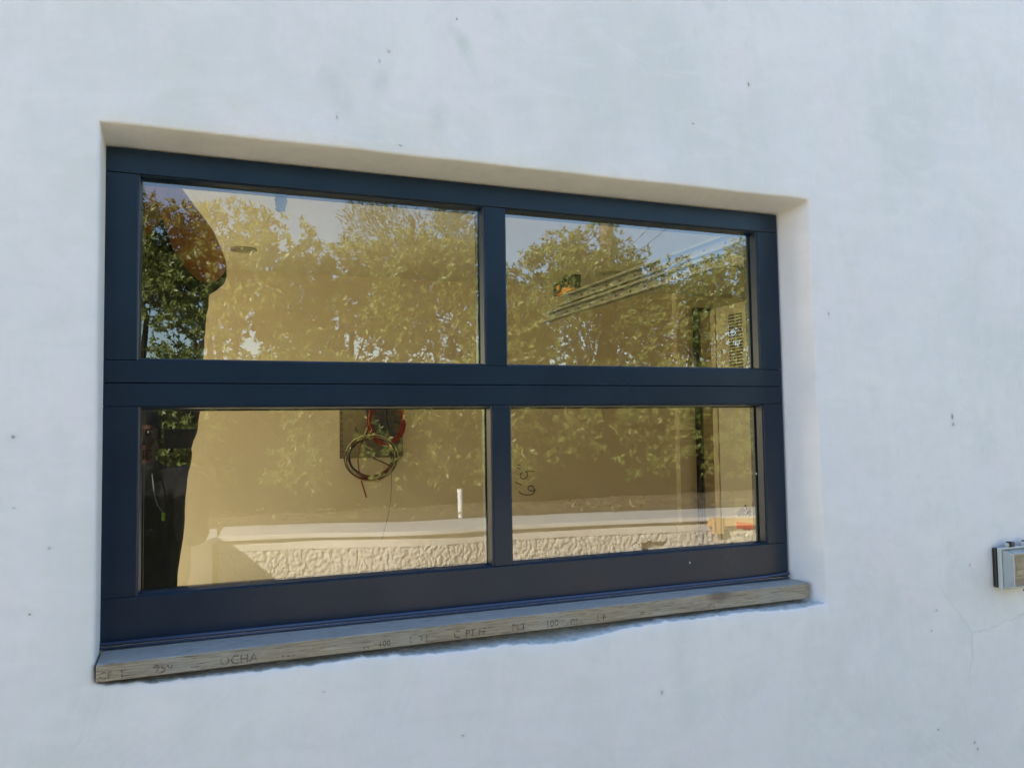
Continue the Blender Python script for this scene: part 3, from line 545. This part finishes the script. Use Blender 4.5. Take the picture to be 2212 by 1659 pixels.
def whorls(centers, outs, per, ll, droop=.25):
    """leaf rosettes at shoot tips"""
    B = []; D = []; U = []; L = []; Wd = []; Hh = []
    for c, o_ in zip(centers, outs):
        o_ = o_/np.linalg.norm(o_); t1 = np.cross(o_, [0.3, .1, 1.0]); t1 /= np.linalg.norm(t1); t2 = np.cross(o_, t1); h = rng.uniform(0, 1); n = int(per+rng.integers(-2, 3)); ph = rng.uniform(0, 6.28)
        for k in range(n):
            a = ph+6.283*k/n+rng.normal()*.25; op = rng.uniform(.35, 1.25); d = o_*math.cos(op)+(t1*math.cos(a)+t2*math.sin(a))*math.sin(op); d[2] -= droop*rng.uniform(.3, 1)
            B.append(c+o_*rng.normal()*.02); D.append(d); U.append(o_+rng.normal(size=3)*.25); l = ll*rng.uniform(.65, 1.2); L.append(l); Wd.append(l*rng.uniform(.30, .42)); Hh.append(min(1, max(0, h*.6+rng.uniform(0, .4))))
    return [np.array(q) for q in (B, D, U, L, Wd, Hh)]
def make_tree(name, x, y, blobs, trunks, lab, group, n_per_area=225, ll=.074):
    e = tag(empty(name, (x, y, CT)), lab, 'tree', group); cs = []; os_ = []
    for (bx, by, bz_, r_, fz) in blobs:
        n = int(n_per_area*r_*r_*4*fz); d = rng.normal(size=(n, 3)); d /= np.linalg.norm(d, axis=1, keepdims=True); rad = r_*(.45+.6*rng.uniform(0, 1, n)**.55)
        p = np.array([bx, by, bz_])+d*rad[:, None]*np.array([1.05, .95, .85]); keep = np.array([noise.noise(Vector(q*2.6+3)) > -.22 for q in p]) & (p[:, 2] > CT+.25)
        cs += list(p[keep]); dd = d[keep]+np.array([-.15, .35, .25]); os_ += list(dd)
    B, D, U, L, Wd, Hh = whorls(cs, os_, 8, ll); leaves('crown', B, D, U, L, Wd, M_leaf, e, Hh)
    m = MB()
    for tr in trunks:
        pts = [Vector(p[:3]) for p in tr]; m.tube([p+Vector((noise.noise(p*3)*.03, 0, 0)) for p in pts], [p[3] for p in tr], 8)
    for k in range(6):
        tr = trunks[rng.integers(len(trunks))]; i = rng.integers(1, len(tr)); p = Vector(tr[i][:3]); bl = blobs[rng.integers(len(blobs))]; q = Vector(bl[:3]); mid = p.lerp(q, .5)+Vector((rng.normal()*.08, rng.normal()*.08, .08)); m.tube([p, mid, q], [.016, .011, .005], 6)
    m.build('trunk', M_bark, e, smooth=True)
    return e
M_bark = noisy('grey_brown_bark', (.022, .017, .012), (.045, .035, .026), 12, .9, .6, 50, .01)
HG = 'hedge trees planted in a row behind the garden wall'
specs = [(-.95, 2.45, 'leftmost hedge tree, its crown reflected above the crooked arm'), (.35, 2.30, 'low rounded hedge tree reflected right of the crooked arm'), (1.65, 2.05, 'hedge tree reflected above the coiled cables in the upper left pane'), (2.85, 2.35, 'taller hedge tree reflected at the right end of the upper left pane'),
         (4.05, 1.85, 'low hedge tree reflected at the left end of the upper right pane'), (5.25, 2.52, 'bushy hedge tree reflected in front of the palm trunk'), (6.35, 2.05, 'hedge tree reflected across the steel track'), (7.55, 2.40, 'rightmost hedge tree reflected over the slotted vent')]
for i, (x, top, lab) in enumerate(specs):
    top += .38
    y = -6.15+.25*math.sin(i*2.1); rr = random.Random(i+3); bl = []
    for k in range(5): bl.append((x+rr.uniform(-.62, .62), y+rr.uniform(-.35, .45), top-.62+rr.uniform(-.35, .12), rr.uniform(.42, .58), 1))
    bl.append((x+rr.uniform(-.15, .15), y+.1, top-.42, .46, 1.1)); bl.append((x+.5, y, top-.75, .5, 1)); bl.append((x-.5, y, top-.75, .5, 1))
    for k in range(8): bl.append((x+rr.uniform(-.75, .75), y+rr.uniform(-.4, .5), top-1.3+rr.uniform(-.35, .3), rr.uniform(.38, .50), .9))
    for k in range(4): bl.append((x+rr.uniform(-.7, .7), y+rr.uniform(-.3, .5), .85+rr.uniform(-.1, .15), rr.uniform(.26, .36), .55))
    for k in range(15): zb = rr.uniform(-.62, .6); bl.append((x+rr.uniform(-.75, .75), -5.3+rr.uniform(-.12, .2), zb, rr.uniform(.20, .34)+.08*(zb > .1), .5+.35*(zb > .1)))
    tr = []
    for k in range(2+i % 2): bx = x+rr.uniform(-.35, .35); tr.append([(bx, y-.1*k, CT-.1, .055), (bx+rr.uniform(-.05, .05), y-.1*k, 0, .045), (bx+rr.uniform(-.12, .12), y-.08*k, .7, .038), (bx+rr.uniform(-.25, .25), y, 1.3, .028), (bx+rr.uniform(-.35, .35), y, 1.8, .014)])
    make_tree('hedge_tree', x, y, bl, tr, lab, HG)
# big hazy tree further back
e = tag(empty('feathery_tree', (3.45, -11.5, G0)), 'tall fine leaved tree rising behind the hedge beside the mullion', 'tree')
d = rng.normal(size=(16000, 3)); d /= np.linalg.norm(d, axis=1, keepdims=True); p = np.array([3.75, -11.0, 3.9])+d*(np.array([1.45, 1.2, 1.9]))*(rng.uniform(.1, 1, 16000)**.45)[:, None]; kp = np.array([noise.noise(Vector(q*1.5)) > -.12 for q in p]); p = p[kp]; d = d[kp]
leaves('crown', p, d+np.array([0, .3, .6])+rng.normal(size=d.shape)*.5, rng.normal(size=d.shape), rng.uniform(.07, .15, len(p)), rng.uniform(.014, .03, len(p)), M_pine, e)
m = MB(); m.tube([(3.5, -11.3, G0), (3.55, -11.2, 1), (3.75, -11.0, 4)], [.14, .11, .05], 10); m.build('trunk', M_bark, e)
# palm trunk behind the hedge
pa = tag(empty('palm_tree', (7.03, -9.35, G0)), 'palm tree with thick pale ringed trunk rising behind the hedge', 'palm tree'); m = MB(); n = 60
m.tube([(7.06-.04*i/n, -9.35, G0+9.5*i/n) for i in range(n+1)], [.14+.012*math.sin(i*2.4)+(.05*math.exp(-i/4)) for i in range(n+1)], 16); m.build('trunk', noisy('palm_bark', (.15, .125, .10), (.30, .26, .215), 7, .9, .8, 30, .02, stretch=(1, 1, 4)), pa, smooth=True)
B = []; D = []; U = []; L = []; Wd = []
for k in range(26):
    a = 6.283*k/26*2.4; el = rng.uniform(-.4, 1.1); h = np.array([math.cos(a)*math.cos(el), math.sin(a)*math.cos(el), math.sin(el)])
    for j in range(28):
        t = j/28; p = np.array([7.0, -9.35, G0+9.6])+h*1.9*t; p[2] -= 1.1*t*t
        for s_ in (-1, 1):
            sd = np.cross(h, [0, 0, 1]); B.append(p); D.append(sd*s_+h*.7-np.array([0, 0, .4])); U.append([0, 0, 1]); L.append(.5*(1-.6*t)); Wd.append(.04)
leaves('fronds', np.array(B), np.array(D), np.array(U, float), np.array(L), np.array(Wd), M_pine, pa)
# board fence behind the planting
fe = tag(empty('board_fence', (3, -5.65, CT)), 'dark brown board fence in shade behind the hedge trees', 'fence'); m = MB()
for i in range(118): x = -7+i*.16; m.box(x, x+.159, -5.66-.003*(i % 2), -5.63, CT-.1, .72+.02*noise.noise(Vector((i, 0, 0))))
m.build('boards', noisy('shade_toned_boards', (.014, .011, .008), (.024, .018, .013), 5, .9, .3, 30, .01, stretch=(8, 1, 1)), fe)  # board colour is near black to hold the shade under the trees
for i in range(8): m = MB(); m.box(-7+i*2.6, -6.91+i*2.6, -5.75, -5.67, CT-.1, .78); m.build('post', M_bark, fe)
# dry leaves along the back of the cap
n = 1500; xs = rng.uniform(-1, 9, n); B = np.stack([xs, -4.35+.09*xs*(xs > 1)-rng.uniform(0, 1.1, n)-.25*(xs < 2), np.full(n, CT+.03)+rng.uniform(0, .05, n)], 1)
lt = leaves('leaf_litter', B, rng.normal(size=(n, 3))*np.array([1, 1, .25]), np.tile([0, 0, 1.], (n, 1))+rng.normal(size=(n, 3))*.3, rng.uniform(.05, .10, n), rng.uniform(.02, .035, n), M_litter, None); tag(lt, 'dry fallen leaves scattered on the soil behind the wall cap', 'leaf litter', kind='stuff')
# white pipe standing in the bed
m = MB(); m.tube([(2.555, -4.42, CT-.06), (2.549, -4.42, CT+.300)], .026, 18); m.tube([(2.550, -4.42, CT+.262), (2.549, -4.42, CT+.302)], .0285, 18)
tag(m.build('plastic_pipe', mat('white_plastic_pipe', (.82, .82, .78), .35), smooth=False), 'short white plastic pipe standing upright behind the wall cap', 'pipe')
# fresh timber and a block at the right end of the wall
lu = tag(empty('timber_form', (5.1, -3.1, CT)), 'orange new timber form board against the right end of the garden wall', 'board'); M_lum = noisy('fresh_lumber', (.62, .42, .21), (.68, .49, .27), 6, .6, .1, 40, .001, stretch=(1, 6, 8))
m = MB(); m.add([(4.84, -3.262, -1.05), (5.75, -3.06, -1.05), (5.75, -3.06, -.985), (4.84, -3.262, -.965), (4.84, -3.222, -1.05), (5.75, -3.02, -1.05), (5.75, -3.02, -.985), (4.84, -3.222, -.965)], [(0, 1, 2, 3), (7, 6, 5, 4), (0, 4, 5, 1), (3, 2, 6, 7), (0, 3, 7, 4), (1, 5, 6, 2)]); m.build('plank', M_lum, lu, bevel=.002)
m = MB(); m.box(4.86, 4.97, -3.235+.02, -3.17, -1.12, -.96); m.build('stake', M_lum, lu, bevel=.002)
# overhead wires, each sagging between poles out of view
pw_ = mat('power_cable', (.03, .03, .03), .5)
for k, (a, b_, lab) in enumerate([((1150, 620), (1330, 470), 'overhead wire reflected left of the palm trunk'), ((1205, 650), (1330, 560), 'lower overhead wire reflected in front of the palm trunk'), ((1345, 570), (1500, 440), 'overhead wire reflected right of the palm trunk')]):
    Pv = 18.0; p = at(*a, Pv); q = at(*b_, Pv); yr = 3.65-Pv; p = Vector((p.x, yr, p.z)); q = Vector((q.x, yr, q.z)); d = q-p; s_ = p-d*3.0; e2 = q+d*3.0; pts = [s_.lerp(e2, t)+Vector((0, 0, -2.4*4*(t*(1-t)-.245))) for t in np.linspace(0, 1, 24)]
    m = MB(); m.tube(pts, .007, 6); tag(m.build('power_line', pw_), lab, 'wire', 'overhead wires above the hedge')
# ================================================================ PEOPLE
def finish_body(name, mb, mt, parent, voxel=.006, smooth=6):
    o = mb.build(name, mt, parent, smooth=True); r_ = o.modifiers.new('r', 'REMESH'); r_.mode = 'VOXEL'; r_.voxel_size = voxel; r_.use_smooth_shade = True
    s_ = o.modifiers.new('s', 'SMOOTH'); s_.iterations = smooth; s_.factor = .5; return o
def hand(m, wrist, dirv, palmn, side, curl=.5, sc=1.0):
    """palm, four jointed fingers of different length and a thumb from the side of the palm"""
    w = Vector(wrist); f = Vector(dirv).normalized(); n = Vector(palmn); n = (n-f*n.dot(f)).normalized(); s_ = f.cross(n).normalized()*side
    pe = w+f*.085*sc
    for k, o_ in enumerate((-.030, -.010, .010, .030)): m.cap(w+s_*o_*.55*sc+f*.008, pe+s_*o_*sc, .015*sc, .0125*sc)
    for k, (o_, ln) in enumerate(((.031, .066), (.0105, .078), (-.0105, .072), (-.031, .056))):
        p = pe+s_*o_*sc; d = (f+s_*o_*2.2).normalized(); a = curl*.55
        for j, (fr_, ra) in enumerate(((.45, .0088), (.30, .0080), (.25, .0072))):
            d = (d*math.cos(a)+n*math.sin(a)).normalized(); q = p+d*ln*fr_*sc; m.cap(p, q, ra*sc, ra*.92*sc, 8); p = q; a = curl*.8
    p = w+f*.025*sc+s_*.030*sc; d = (f*.55+s_*.75+n*.35).normalized(); q = p+d*.038*sc; m.cap(p, q, .0125*sc, .0105*sc, 8); d = (f*.85+s_*.3+n*.4).normalized(); q2 = q+d*.030*sc; m.cap(q, q2, .010*sc, .0088*sc, 8); m.cap(q2, q2+(d+n*.2).normalized()*.022*sc, .0088*sc, .0078*sc, 8)
def head(m, c, yaw, pitch=0):
    """skull, jaw, cheeks, brow, nose, lips, chin and ears; face looks along +y before the yaw"""
    R_ = Matrix.Rotation(yaw, 3, 'Z') @ Matrix.Rotation(pitch, 3, 'X'); c = Vector(c); T = lambda x, y, z: c+R_ @ Vector((x, y, z))
    m.ell(T(0, -.014, .030), (.076, .094, .088), 20, 14, R_); m.ell(T(0, .016, -.030), (.060, .070, .078), 18, 12, R_); m.ell(T(0, .042, -.082), (.030, .032, .024), 12, 8, R_)
    for s_ in (-1, 1):
        m.ell(T(.036*s_, .052, -.022), (.026, .026, .026), 10, 8, R_); m.cap(T(.056*s_, .0, -.055), T(.022*s_, .052, -.088), .018, .016, 8); m.ell(T(.032*s_, .074, .030), (.026, .013, .009), 10, 6, R_)
        m.ell(T(.078*s_, -.006, -.005), (.008, .018, .031), 10, 8, R_); m.ell(T(.014*s_, .094, -.034), (.0085, .010, .0075), 8, 6, R_)
    m.cap(T(0, .082, .018), T(0, .103, -.026), .0075, .011, 10); m.ell(T(0, .101, -.032), (.011, .011, .010), 10, 8, R_); m.ell(T(0, .082, -.057), (.024, .012, .0065), 12, 6, R_); m.ell(T(0, .081, -.068), (.021, .012, .0075), 12, 6, R_)
    return T, R_
def person(lab, base, hc, yaw, J, cap_col=None, stool=0):
    e = tag(empty('person', base), lab, 'person'); b = MB(); T, R_ = head(b, hc, yaw, J.get('pitch', 0))
    neck = Vector(J['neck']); b.cap(Vector(hc)+Vector((0, -.02, -.05)), neck, .052, .060); ch = Vector(J['chest']); pv = Vector(J['pelvis'])
    sh = [Vector(p) for p in J['sh']]; el = [Vector(p) for p in J['el']]; wr = [Vector(p) for p in J['wr']]; hp = [Vector(p) for p in J['hip']]; kn = [Vector(p) for p in J['kn']]; an = [Vector(p) for p in J['an']]
    b.cap(neck, ch, .085, .12); b.cap(ch, pv, .12, .12)
    for i in (0, 1):
        b.cap(neck-Vector((0, 0, .03)), sh[i], .055, .058); b.cap(sh[i], el[i], .055, .043); ft = J.get('fat', 0); b.cap(el[i], el[i].lerp(wr[i], .35), .045+ft*.6, .046+ft); b.cap(el[i].lerp(wr[i], .35), wr[i], .046+ft, .028+ft*.8)
        hd, pn, sd, cu = J['hand'][i]; hand(b, wr[i], hd, pn, sd, cu)
        b.cap(pv, hp[i], .11, .088); b.cap(hp[i], kn[i], .082, .056); b.cap(kn[i], an[i], .055, .038); b.cap(an[i]+Vector((0, -.02, -.03)), an[i]+Vector(J['toe'])*.15+Vector((0, 0, -.045)), .035, .03)
    body = finish_body('body', b, J.get('skin', M_skin), e, .0055, 5)
    # face details
    for s_ in (-1, 1):
        m = MB(); m.ell(T(.032*s_, .0735, .012), (.0125, .008, .0075), 12, 8, R_); m.build('eye', mat('eye_white', (.28, .26, .24), .5), body, smooth=True)
        m = MB(); m.ell(T(.032*s_, .0808, .012), (.0058, .002, .0058), 10, 6, R_); m.build('iris', mat('dark_iris', (.015, .008, .005), .15), body, smooth=True)
    m = MB(); m.ell(T(0, .0845, -.0572), (.0225, .0105, .0052), 14, 6, R_); m.ell(T(0, .0835, -.0678), (.0195, .0110, .0062), 14, 6, R_); m.build('lips', mat('lip_skin', (.30, .10, .08), .4), body, smooth=True)
    m = MB()
    m.ell(T(0, -.022, .046), (.083, .100, .082), 20, 14, R_)
    for s_ in (-1, 1): m.ell(T(.072*s_, -.012, .012), (.014, .038, .040), 10, 8, R_); m.ell(T(.032*s_, .0845, .034), (.021, .004, .0042), 10, 6, R_)
    # hair
    h_ = finish_body('hair', m, M_hair, body, .005, 2)
    # shirt
    s = MB(); w = .014
    s.cap(neck-Vector((0, 0, .035)), ch, .095+w, .135+w, 20); fb = Vector(J['fwd'])
    for i in (0, 1):
        s.cap(neck-Vector((0, 0, .045)), sh[i], .058+w, .060+w); s.cap(sh[i], sh[i].lerp(el[i], J['sleeve'][i]), .060+w, .062+w); (s.cap(el[i], wr[i].lerp(el[i], .1), .058, .044) if J.get('long') else None); s.cap(sh[i].lerp(ch, .35), hp[i]+Vector((0, 0, .06)), .105, .098+w); 
    s.cap(ch, pv, .135+w, .135+w, 20); s.cap(pv, pv-Vector((0, 0, .035)), .138+w, .132+w, 20)
    for (a, c, ra) in J.get('folds', []): s.cap(a, c, ra, ra*.6, 8)
    so__ = s.build('shirt', M_shirt, body, smooth=True); r_ = so__.modifiers.new('r', 'REMESH'); r_.mode = 'VOXEL'; r_.voxel_size = .008; r_.use_smooth_shade = True; q = so__.modifiers.new('s', 'SMOOTH'); q.iterations = 6; q.factor = .5
    tx_ = bpy.data.textures.new('cloth_folds', 'CLOUDS'); tx_.noise_scale = .11; dm = so__.modifiers.new('d', 'DISPLACE'); dm.texture = tx_; dm.strength = .022; dm.mid_level = .5; dm.texture_coords = 'GLOBAL'
    t = MB()
    for i in (0, 1): t.cap(pv-Vector((0, 0, .02)), hp[i], .125, .100); t.cap(hp[i], kn[i], .096, .072); t.cap(kn[i], an[i]+Vector((0, 0, .01)), .071, .062)
    tr_ = finish_body('trousers', t, M_jean, body, .008, 4); dm = tr_.modifiers.new('d', 'DISPLACE'); dm.texture = tx_; dm.strength = .014; dm.texture_coords = 'GLOBAL'
    for i in (0, 1):
        t = MB(); a = an[i]; f_ = Vector(J['toe']); t.cap(a+Vector((0, 0, -.02))-f_*.03, a+Vector((0, 0, -.05))-f_*.04, .046, .042); t.cap(a+Vector((0, 0, -.045))-f_*.04, a+f_*.17+Vector((0, 0, -.055)), .044, .036)
        finish_body('shoe', t, mat('dark_shoe', (.03, .03, .032), .6), body, .007, 3)
    return e, body, so__
# the photographer outside, phone held at chest of the view
px, py = -.262, -.47
J = dict(neck=(px, py-.04, -.19), chest=(px, py-.03, -.40), pelvis=(px+.0, py-.02, -.68), sh=[(px-.185, py-.05, -.235), (px+.185, py-.05, -.235)], el=[(px-.235, py-.02, -.52), (px+.225, py+.12, -.46)],
         wr=[(px-.24, py+.06, -.76), (.030, -.090, -.175)], hand=[((0, .1, -1), (.8, .1, .1), 1, .4), ((-.12, .40, .62), (-.8, .2, .1), -1, .75)], hip=[(px-.095, py-.02, -.74), (px+.105, py-.02, -.74)], kn=[(px-.11, py+.02, -1.13), (px+.135, py+.0, -1.13)], an=[(px-.12, py-.03, G0+.095), (px+.145, py-.02, G0+.095)],
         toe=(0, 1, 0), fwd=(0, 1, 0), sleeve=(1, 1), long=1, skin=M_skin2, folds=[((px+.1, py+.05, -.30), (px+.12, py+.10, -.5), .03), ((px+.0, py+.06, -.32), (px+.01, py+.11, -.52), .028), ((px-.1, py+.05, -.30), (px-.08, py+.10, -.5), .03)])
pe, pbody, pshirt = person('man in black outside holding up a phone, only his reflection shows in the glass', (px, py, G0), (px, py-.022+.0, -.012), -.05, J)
m = MB(); m.tube([(px+.045, py+.045, -.19), (px+.06, py+.115, -.28), (px+.075, py+.135, -.335), (px+.10, py+.14, -.37)], .0028, 6); m.build('lanyard', mat('grey_cord', (.25, .26, .24), .6), pshirt)
m = MB(); m.box(px+.093, px+.107, py+.137, py+.147, -.405, -.368); o = m.build('lime_tag', mat('lime_plastic', (.45, .75, .05), .4), pshirt, bevel=.003)
m = MB()
for k in range(13): xx = px-.07+k*.0105; m.box(xx, xx+.007, py+.137, py+.140, -.452+.003*(k % 2), -.447+.004*(k % 3)); 
for k in range(9): xx = px-.05+k*.0105; m.box(xx, xx+.007, py+.139, py+.142, -.468+.003*(k % 2), -.464+.004*(k % 2))
m.build('faded_print', mat('faded_print', (.16, .16, .15), .7), pshirt)
m = MB(); m.box(-.152, .012, -.0125, -.0042, -.071, .012); ph = m.build('phone', mat('dark_phone_back', (.03, .035, .04), .2), None, bevel=.004, seg=3); tag(ph, 'dark phone held level in both hands in front of the face', 'phone')
m = MB(); m.tube([(.0, -.0042, -.006), (.0, -.0030, -.006)], .006, 16); m.tube([(-.018, -.0042, -.006), (-.018, -.0030, -.006)], .006, 16); m.build('lens_ring', mat('lens_ring', (.1, .1, .1), .2, .8), ph)
# the man inside, arm bent so that the hand is behind his head
ix, iy = -.165, 2.24
J = dict(pitch=.1, neck=(ix, iy+.02, .455), chest=(ix+.0, iy+.02, .24), pelvis=(ix+.0, iy+.02, .0), sh=[(ix-.185, iy+.02, .41), (ix+.12, iy+.035, .415)], el=[(ix-.23, iy+.03, .13), (.006, iy-.085, .430)],
         wr=[(ix-.20, iy-.16, .02), (-.078, iy-.10, .592)], hand=[((.3, -.5, -.3), (1, 0, 0), 1, .5), ((-.65, .35, .5), (0, .9, .3), 1, .45)], hip=[(ix-.085, iy+.02, -.06), (ix+.045, iy+.02, -.06)], kn=[(ix-.09, iy+.0, -.46), (ix+.03, iy+.0, -.46)], an=[(ix-.10, iy+.03, -.86), (ix+.05, iy+.03, -.86)], fat=.0105,
         toe=(0, -1, 0), fwd=(0, -1, 0), sleeve=(.9, .55), folds=[((-.045, iy+.02, .08), (-.035, iy+.02, -.01), .024), ((-.03, iy+.02, .44), (.020, iy-.015, .410), .060), ((ix+.03, iy+.04, .50), (-.07, iy+.03, .475), .085), ((-.07, iy+.03, .475), (-.03, iy+.03, .30), .07)])
ie, ibody, ishirt = person('man in black shirt inside the room with a bare arm bent up to his head', (ix, iy, -.955), (ix+.01, iy+.02, .635), math.pi-.1, J)
sb = tag(empty('step_box', (ix, iy, FZ)), 'plain wooden box step under the man inside, hidden below the sill', 'step'); m = MB(); m.box(ix-.3, ix+.3, iy-.2, iy+.2, -.99, -.957); m.build('tread', M_lum, sb, bevel=.003)
for s_ in (-1, 1): m = MB(); m.box(ix+s_*.26-.015, ix+s_*.26+.015, iy-.18, iy+.18, FZ, -.9905); m.build('side', M_lum, sb)
